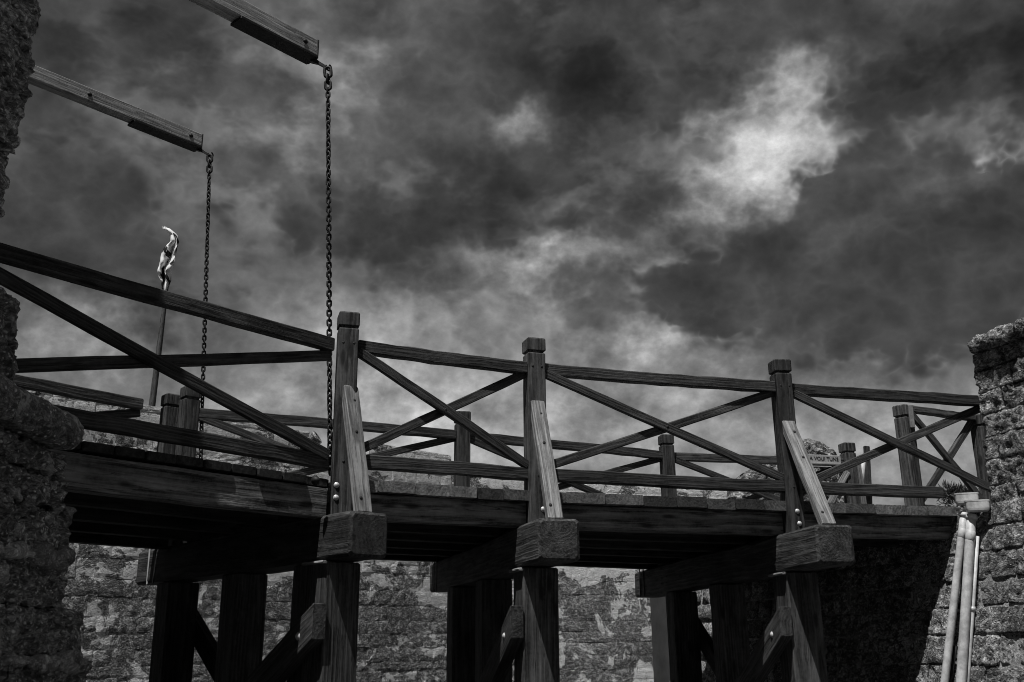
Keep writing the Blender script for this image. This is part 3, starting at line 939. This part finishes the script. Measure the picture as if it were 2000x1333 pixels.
def chain(top, bot, label, big):
    t = thing('chain', tuple(bot), label, 'chain', 'drawbridge chains')
    top = Vector(top); bot = Vector(bot); ax = (bot - top); L = ax.length; ax.normalize()
    s = 0.0; i = 0
    base = frame(top, bot, (.35, -.9, 0))
    # link local z = length
    rot = Matrix(((0, 0, 1, 0), (1, 0, 0, 0), (0, 1, 0, 0), (0, 0, 0, 1)))
    while s < L:
        sc = big if i == 0 else (1.5 if i in (1, 2) else 1.0)
        inner = (.0145 * 4 - .0156) * (1.0)
        pitch = inner * sc * (1.0)
        c = base @ Matrix.Translation((s + pitch / 2, 0, 0)) @ rot
        tw = math.radians((i % 2) * 90 + 22 + 9 * math.sin(i * 2.3) + 35 * math.sin(i * .11))
        mw = c @ Matrix.Rotation(tw, 4, 'Z') @ Matrix.Rotation(random.uniform(-.05, .05), 4, 'Y') @ Matrix.Diagonal((sc * 1.12, sc, sc, 1))
        obj('link', None, None, None, t, mw, mesh=link_me)
        s += pitch; i += 1
    return t


chain(CA + V(.012, 0, -.01), V(-1.435, 7.76, 3.02), 'long rusty chain hanging from the upper beam down to the tall front post', 1.75)
chain(CB + V(.012, 0, -.01), V(-3.125, 9.95, 3.0), 'chain hanging from the lower beam, left of the two chains', 1.6)

# ================================================================== left gate masonry (near, in shade)
gt = thing('gate_jamb', (-2.6, 4.3, 0), 'rough shaded coquina gate jamb with rounded ledge at the left edge', 'masonry')
prof = [(6.0, 4.00), (4.631, 4.00), (4.369, 4.02), (4.173, 4.0), (4.007, 3.99), (3.798, 3.985), (3.639, 3.96), (3.48, 3.93), (3.25, 3.82), (3.21, 4.23), (3.009, 4.28), (2.85, 4.28), (2.80, 4.29), (2.66, 4.82), (2.607, 4.88), (2.48, 4.89), (2.367, 4.97), (2.0, 5.05), (1.908, 5.22), (1.634, 5.34), (1.55, 5.43), (0.0, 5.75)]
pz = np.array([a for a, b in prof])[::-1]; py_ = np.array([b for a, b in prof])[::-1]
X_, Y_, Z_ = V(1, 0, 0), V(0, 1, 0), V(0, 0, 1)
sd = 1


def jamb_course(z0, z1, nst, xf=-2.2, dep=.5, amp=.02, y0=2.3):
    global sd
    ye = float(np.interp((z0 + z1) / 2, pz, py_))
    cuts = [y0] + [y0 + (ye - y0) * (i + random.uniform(-.18, .18)) / nst for i in range(1, nst)] + [ye]
    for a, b_ in zip(cuts[:-1], cuts[1:]):
        sd += 1
        vis_ = b_ > 3.7 and z1 > 1.3
        rough_block('stone', V(xf - dep / 2 + random.uniform(-.012, .012), (a + b_) / 2, (z0 + z1) / 2), X_, Y_, Z_,
                    (dep, b_ - a - .008, z1 - z0 - .011), M['near'], gt, res=.014 if vis_ else .06, rnd=.011, amp=.022, feat=.075, layer=2.6, seed=sd, frag=.9)


zl = [0, .42, .85, 1.2, 1.43, 1.66, 1.90, 2.13, 2.35, 2.50, 2.635]
for a, b_ in zip(zl[:-1], zl[1:]): jamb_course(a, b_, 3)
# lumps of pale bedding mortar squeezed out along some joints
for zj, y0, y1 in ((2.355, 3.3, 4.93), (2.13, 3.6, 4.95), (2.015, 3.4, 5.0), (1.66, 4.2, 5.2), (1.64, 3.2, 4.0)):
    y = y0
    while y < y1:
        ln = random.uniform(.12, .34); ln = min(ln, y1 - y + .05)
        if random.random() < .86:
            rough_block('mortar_bed', V(-2.215, y + ln / 2, zj + random.uniform(-.012, .012)), X_, Y_, Z_, (.085, ln, random.uniform(.045, .075)), M['mortar'], gt, res=.014, rnd=.022, amp=.022, feat=.07, layer=1.3)
        y += ln * random.uniform(.9, 1.05)
# cordon: half-round ledge
for a, b_ in ((2.3, 3.35), (3.35, 4.80)):
    rough_block('cordon', V(-2.37, (a + b_) / 2, 2.72), X_, Y_, Z_, (.56, b_ - a - .008, .165), M['near'], gt, res=.016, rnd=.065, amp=.012, feat=.08, layer=1.5, frag=.4)
jamb_course(2.80, 3.0, 2, xf=-2.22); jamb_course(3.0, 3.215, 1, xf=-2.22)
for a, b_ in ((3.215, 3.5), (3.5, 3.8), (3.8, 4.08), (4.08, 4.36), (4.36, 4.66), (4.66, 5.0), (5.0, 5.5), (5.5, 6.0)): jamb_course(a, b_, 2, y0=2.5)
prism('wall_core', [(-2.45, 2.35), (-2.45, 3.75), (-3.0, 4.15), (-3.4, 4.0), (-3.4, 2.35)], 0.0, 5.95, M['core'], gt)
prism('wall_core', [(-2.4, 3.7), (-2.4, 4.75), (-2.95, 4.85), (-3.0, 3.7)], 0.0, 2.70, M['core'], gt)

# curtain behind the leaf (outside the picture) that carries leaf and beams
CW0 = NL0 + dL * INN
cw = thing('curtain_wall', tuple(CW0), 'coquina curtain wall with the gate opening, left of the picture', 'wall')
cq = lambda s, t: (CW0 - nL * s - dL * t)
for s0, s1, z0, z1 in ((-.35, wl + .35, 0, 2.58), (wl + .36, wl + 6, 0, 8.2), (-.9, wl + .35, 5.2, 8.2)):
    pl_ = [cq(s0, 0.02), cq(s1, .02), cq(s1, 1.1), cq(s0, 1.1)]
    prism('masonry_block', [(q[0], q[1]) for q in pl_], z0, z1, M['near'], cw)

# ================================================================== right ravelin masonry
tR = V(-.31, 1, 0); tR /= np.linalg.norm(tR); nR = V(-tR[1], tR[0], 0)    # nR faces the moat (left)
if nR[0] > 0: nR = -nR
W0 = V(4.30, 9.40, 0)
rw = thing('ravelin_wall', (4.6, 9.2, 0), 'sunlit coquina wall with coping at the right edge where the bridge ends', 'wall')


def batter(Wp):
    z = np.clip(2.95 - Wp[:, 2], 0, 3)
    return Wp + nR[None, :] * (z * .21)[:, None]


zr = [0, .5, .95, 1.25, 1.52, 1.78, 2.02, 2.25, 2.5, 2.72, 2.93]
for a, b_ in zip(zr[:-1], zr[1:]):
    s = -3.2 + random.uniform(0, .3)
    while s < 5.4:
        ln = random.uniform(.22, .62)
        vis_ = (b_ > 1.2 and -1.2 < s < 3.0)
        c = W0 + tR * (s + ln / 2) - nR * (.25 - random.uniform(-.012, .012)) + V(0, 0, (a + b_) / 2)
        rough_block('stone', c, tR, -nR, Z_, (ln - .012, .5, b_ - a - .010), M['right'], rw, res=.022 if vis_ else .12, rnd=.012, amp=.014, feat=.11, layer=1.6, shear=batter)
        s += ln
cv = []
for z_, of in ((0, 2.95 * .21), (2.9, 0.01)):
    for s_, o_ in ((-3.3, -.018 + of), (5.5, -.018 + of), (5.5, -1.2), (-3.3, -1.2)):
        cv.append(W0 + tR * s_ + nR * o_ + V(0, 0, z_) - V(4.6, 9.2, 0))
obj('wall_core', cv, [(0, 1, 2, 3), (7, 6, 5, 4), (0, 4, 5, 1), (1, 5, 6, 2), (2, 6, 7, 3), (3, 7, 4, 0)], M['mortar'], rw, Matrix.Translation((4.6, 9.2, 0)))
# parapet above, ending in a jamb at the bridge
J0 = V(4.53, 9.42, 0)
zp = [2.935, 3.12, 3.36, 3.58, 3.80, 4.02, 4.24, 4.42]
for k, (a, b_) in enumerate(zip(zp[:-1], zp[1:])):
    s = 0.0 + random.uniform(-.02, .02)
    while s < 2.6:
        ln = random.uniform(.18, .55)
        c = J0 - tR * (s + ln / 2) - nR * (.24 - .03 * (4.4 - b_) + random.uniform(-.015, .015)) + V(0, 0, (a + b_) / 2)
        rough_block('stone', c, tR, -nR, Z_, (ln - .006, .48, b_ - a - .003), M['right'], rw, res=.020 if s < 1.2 else .08, rnd=.012, amp=.019, feat=.10, layer=1.5, frag=.8)
        s += ln
for a, b_ in ((.03, .62), (.62, 1.3), (1.3, 2.6)):
    c = J0 - tR * (a + b_) / 2 - nR * .215 + V(0, 0, 4.49)
    rough_block('coping', c, tR, -nR, Z_, (b_ - a - .012, .58, .15), M['right'], rw, res=.024, rnd=.04, amp=.018, feat=.09, layer=1.5)
pl_ = [J0 - tR * .15 - nR * .2, J0 - tR * .15 - nR * .42, J0 - tR * 2.6 - nR * .42, J0 - tR * 2.6 - nR * .2]
prism('wall_core', [(q[0], q[1]) for q in pl_], 2.9, 4.40, M['core'], rw)
# terrace behind the wall
tp = [W0 - tR * 3.2 - nR * .35, W0 + tR * 8 - nR * .35, W0 + tR * 8 - nR * 30, W0 - tR * 3.2 - nR * 30]
o = prism('terrace', [(q[0], q[1]) for q in tp], 0.05, 2.90, M['ground']); o['kind'] = 'structure'; o['label'] = 'raised ground behind the ravelin wall'

# ================================================================== downpipes on the right wall
def on_wall(s, z, off):
    return W0 + tR * s + nR * (off + max(0, 2.95 - z) * .21) + V(0, 0, z)


HA = V(.93, -.30, 0); HA /= np.linalg.norm(HA); HN = V(HA[1], -HA[0], 0)


def hopper(c0, hw, hd, hh, parent):
    """rain-water head: open-topped box with rounded ends and a rolled rim, narrowing below"""
    rings = []
    for z_, g_ in ((-hh / 2, .80), (-hh / 2 + .012, .92), (-hh / 2 + .03, .97), (hh / 2 - .014, 1.0), (hh / 2 - .013, 1.035), (hh / 2, 1.035), (hh / 2, .95), (-hh * .2, .9)):
        r_ = []
        for i in range(20):
            a = 2 * math.pi * (i + .5) / 20
            ca, sa = math.cos(a), math.sin(a)
            ux = math.copysign(abs(ca) ** .35, ca); uy = math.copysign(abs(sa) ** .35, sa)
            r_.append(tuple(HA * ux * hw * g_ + HN * uy * hd * g_ + V(0, 0, z_)))
        rings.append(r_)
    vv, f = tube_mesh(rings)
    return obj('hopper_head', vv, f, M['pipe'], parent, Matrix.Translation(Vector(c0)))


def pix_on_wall(px, py, off):
    """point where the wall's battered face (moved out by off) meets a line of sight"""
    z = 2.5
    for _ in range(20):
        q = W0 + nR * (off + max(0, 2.95 - z) * .21)
        d = ray(px, py); tt = ((q - CAM) @ nR) / (d @ nR); p = CAM + d * tt; z = p[2]
    return p


def downpipe(pts, r, label, hop):
    P_ = [pix_on_wall(a, b_, .10) for a, b_ in pts]
    last = P_[-1] + (P_[-1] - P_[0]) * .9
    t = thing('downpipe', tuple(last), label, 'pipe', 'downpipes on the ravelin wall')
    tube('pipe', [P_[0]] + P_[1:] + [last], r, M['pipe'], t, 16)
    a = P_[0]; dd = (last - a) / np.linalg.norm(last - a)
    tube('collar', [a + dd * .01, a + dd * .05], r * 1.18, M['pipe'], t, 16)
    q = a + dd * .20
    tube('coupling', [q - dd * .04, q - dd * .038, q + dd * .038, q + dd * .04], [r * 1.0, r * 1.04, r * 1.04, r * 1.0], M['pipe'], t, 16)
    if hop:
        h = pix_on_wall(*hop, .10)
        hopper(h, .102, .055, .105, t)
    return t


downpipe([(1884, 1000), (1879, 1040), (1845, 1333)], .035, 'pale downpipe with hopper head, left of the pair, at the bridge end', (1888, 975))
downpipe([(1898, 1005), (1894, 1060), (1877, 1333)], .042, 'pale downpipe with hopper head, right of the pair, at the bridge end', (1909, 989))
P_ = [pix_on_wall(1909, 1048, .04), pix_on_wall(1900, 1190, .04), pix_on_wall(1890, 1333, .04)]
last = P_[-1] + (P_[-1] - P_[0]) * .9
t = thing('conduit', tuple(last), 'thin pale conduit running down just right of the two downpipes', 'pipe')
tube('pipe', P_ + [last], .017, M['pipe'], t, 10)
for q in (P_[1],): tube('clip', [q + V(0, 0, .02), q - V(0, 0, .02)], .024, M['zinc'], t, 10)
P_ = [pix_on_wall(1866, 1262, .03), pix_on_wall(1855, 1333, .03)]
tb = tube('broken_conduit', [P_[0], P_[1], P_[1] + (P_[1] - P_[0]) * 4], .02, M['iron'], None, 10)
tag(tb, 'short dark pipe stub between the two downpipes', 'pipe')

# ================================================================== return railing beyond the bridge end
rr = thing('return_railing', (4.7, 10.7, 2.9), 'short cross-braced timber railing behind the bridge end, next to the right wall', 'railing')
RA, RB = V(4.20, 10.47, 0), V(5.24, 10.98, 0)
for p_, zt in ((RA, 4.16), (RB, 4.16)):
    post(p_, 40, 2.9, zt, parent=rr, wd=.15)
rail_panel(RA, RB, rr, top=(4.17, .07), low=(3.06, .08), zd=(4.09, 3.12), mat='timber')
timber('bracket', Z(RA + V(.05, -.09, 0), 3.9), Z(RA + V(.05, -.09, 0), 4.15), .05, .03, plain('dull_bracket', .22, .5), rr, up=(0, -1, 0))

# ================================================================== carved stone monument beyond the far railing
YM = 16.0
mp = lambda px, py, y=YM: CAM + ray(px, py) * (y / ray(px, py)[1])
mo = thing('carved_monument', (mp(1545, 985)[0], YM + .4, 2.9), 'domed mound of carved masonry seen behind the third front post', 'monument')


def relief(name, outline, y, thick, mat, parent, n=34, bulge=.12, amp=.05, feat=.10):
    """carved slab: grid clipped to an outline in px, front face in relief, with real thickness"""
    pts = [mp(a, b_, y) for a, b_ in outline]
    xs = [p[0] for p in pts]; zs = [p[2] for p in pts]
    cx, cz = (min(xs) + max(xs)) / 2, (min(zs) + max(zs)) / 2
    # radial grid from the centroid to the outline
    m = 72; rings = []
    per = [Vector((p[0], 0, p[2])) for p in pts]
    per.append(per[0])
    seglen = [0]
    for i in range(1, len(per)): seglen.append(seglen[-1] + (per[i] - per[i - 1]).length)
    outer = []
    for j in range(m):
        s = seglen[-1] * j / m
        for i in range(1, len(per)):
            if s <= seglen[i]:
                q = (s - seglen[i - 1]) / (seglen[i] - seglen[i - 1] + 1e-9); outer.append(per[i - 1].lerp(per[i], q)); break
    c0 = Vector((cx, 0, cz))
    nr = 14
    v = []; f = []
    for k in range(nr + 1):
        q = (k + .02) / (nr + .02)
        for o_ in outer:
            p = c0.lerp(o_, q); v.append([p.x, y - bulge * (1 - q ** 2.5), p.z])
    va = np.array(v)
    hgt = fbm(va * V(1, 0, 1) / feat + 5, 3, 77) - .5
    hg2 = np.abs(fbm(va * V(1, 0, 1) / (feat * 1.6) + 15, 2, 78) - .5)
    va[:, 1] -= amp * (hgt * 2 + (.25 - hg2) * 2.2)
    outb = [[o_.x, y + thick, o_.z] for o_ in outer]
    va = np.vstack([va, outb])
    for k in range(nr + 1):
        for j in range(m):
            l = (j + 1) % m
            f.append((k * m + j, k * m + l, (k + 1) * m + l, (k + 1) * m + j))
    f.append(tuple(range(m - 1, -1, -1))); f.append(tuple(range((nr + 1) * m, (nr + 2) * m)))
    c = va.mean(0)
    return obj(name, va - c, f, mat, parent, Matrix.Translation(Vector(c)))


relief('crest', [(1512, 898), (1530, 876), (1552, 862), (1578, 857), (1604, 864), (1626, 878), (1640, 898)], YM, .5, M['carved'], mo)
relief('body', [(1506, 912), (1645, 912), (1650, 1005), (1500, 1005)], YM + .03, .5, M['carved'], mo, amp=.06)
relief('shoulder', [(1430, 985), (1432, 950), (1445, 928), (1462, 918), (1500, 900), (1516, 912), (1510, 1005), (1434, 1005)], YM + .1, .5, M['carved'], mo, amp=.07)
relief('scroll', [(1424, 972), (1430, 962), (1445, 960), (1456, 968), (1452, 980), (1438, 984)], YM - .02, .3, M['carved'], mo, amp=.03, bulge=.1)
dq = (QE - Q3) / np.linalg.norm(QE - Q3); nq = V(dq[1], -dq[0], 0)


def on_far_rail(px, py, off):
    d = ray(px, py); q = Q3 + nq * off
    return CAM + d * (((q - CAM) @ nq) / (d @ nq))


s0_, s1_ = on_far_rail(1574, 888, .06), on_far_rail(1642, 906, .06)
sgn = thing('sign_board', tuple(Z(s0_, s1_[2])), 'small pale sign board with dark lettering fixed on the far rail behind the third post', 'sign')
zc_ = (s0_[2] + s1_[2]) / 2; sh = s0_[2] - s1_[2]
mband = plain('pale_sign_paint', .36, .7, 0, .15, 9, .2)
timber('board', Z(s0_, zc_), Z(s1_, zc_), .03, sh, mband, sgn, seg=2, warp=.001, cham=.004)
timber('ledge', Z(s0_ + nq * .012, zc_ - sh / 2 - .012), Z(s1_ + nq * .012, zc_ - sh / 2 - .012), .06, .022, mband, sgn, seg=2, warp=.001, cham=.003)
cu = bpy.data.curves.new('lettering', 'FONT'); cu.body = 'A VOUI TUNS'; cu.size = sh * .66; cu.align_x = 'CENTER'; cu.align_y = 'CENTER'; cu.extrude = .002; cu.space_character = 1.0
to = bpy.data.objects.new('tmp_text', cu); COL.objects.link(to)
dgph = bpy.context.evaluated_depsgraph_get(); tm = bpy.data.meshes.new_from_object(to.evaluated_get(dgph))
bpy.data.objects.remove(to)
tm.materials.clear(); tm.materials.append(plain('dark_lettering', .02, .8))
lm = Matrix(((dq[0], 0, nq[0], 0), (dq[1], 0, nq[1], 0), (0, 1, 0, 0), (0, 0, 0, 1)))
lc = Z((s0_ + s1_) / 2 + nq * .018, zc_)
obj('lettering', None, None, None, sgn, Matrix.Translation(Vector(lc)) @ lm, mesh=tm)

# gate board leaning beside the last far post
bx0, bx1 = mp(1698, 985, 14.2), mp(1692, 872, 14.2)
gb = timber('leaning_board', bx0, bx1, .04, .09, M['timber'], None, up=(1, .25, 0), seg=4)
tag(gb, 'narrow pointed board standing right of the last far post', 'board')
pp0, pp1 = mp(1688, 960, 14.0), mp(1687, 888, 14.0)
wb = tube('pale_rod', [pp0, pp0 * .6 + pp1 * .4 + V(-.03, 0, 0), pp1], .035, M['pipe'], None, 10)
tag(wb, 'curved pale rod in front of the narrow pointed board', 'rod')

# ================================================================== tree tip behind the bridge end
YT = 40.0
tt_ = lambda px, py, y=YT: CAM + ray(px, py) * (y / ray(px, py)[1])
tb0 = tt_(1878, 975); tre = thing('tree', (tb0[0], YT, 0), 'tree top just visible over the hopper heads by the right wall', 'tree')
tube('trunk', [V(tb0[0], YT, -.2), V(tb0[0] + .1, YT, 3), V(tb0[0] - .05, YT, 6), V(tb0[0], YT, tb0[2] - .2)], [.22, .18, .13, .07], M['timber'], tre, 9)
lv, lf = [], []
for k in range(1000):
    cl = rng.integers(0, 7)
    c = [tt_(1850, 962), tt_(1862, 966), tt_(1874, 964), tt_(1886, 962), tt_(1897, 968), tt_(1878, 985), tt_(1865, 985)][cl]
    rad = [.36, .28, .3, .34, .3, .7, .6][cl]
    q = rng.normal(0, 1, 3); q /= np.linalg.norm(q); q = q * rad * rng.random() ** .4
    p = c + q * V(1, 1, .75)
    d = q / (np.linalg.norm(q) + 1e-6) + V(0, 0, .5) + rng.normal(0, .35, 3); d /= np.linalg.norm(d)
    u_ = np.cross(d, rng.normal(0, 1, 3)); u_ /= np.linalg.norm(u_)
    L_ = rng.uniform(.16, .36); i0 = len(lv)
    lv += [p - u_ * .018, p + u_ * .018, p + d * L_ * .6 + u_ * .02, p + d * L_, p + d * L_ * .6 - u_ * .02]
    lf.append((i0, i0 + 1, i0 + 2, i0 + 3, i0 + 4))
cm = lv[0]
obj('crown', [q - cm for q in lv], lf, plain('dark_foliage', .10, .8, 0, .4, 3), tre, Matrix.Translation(Vector(cm)))
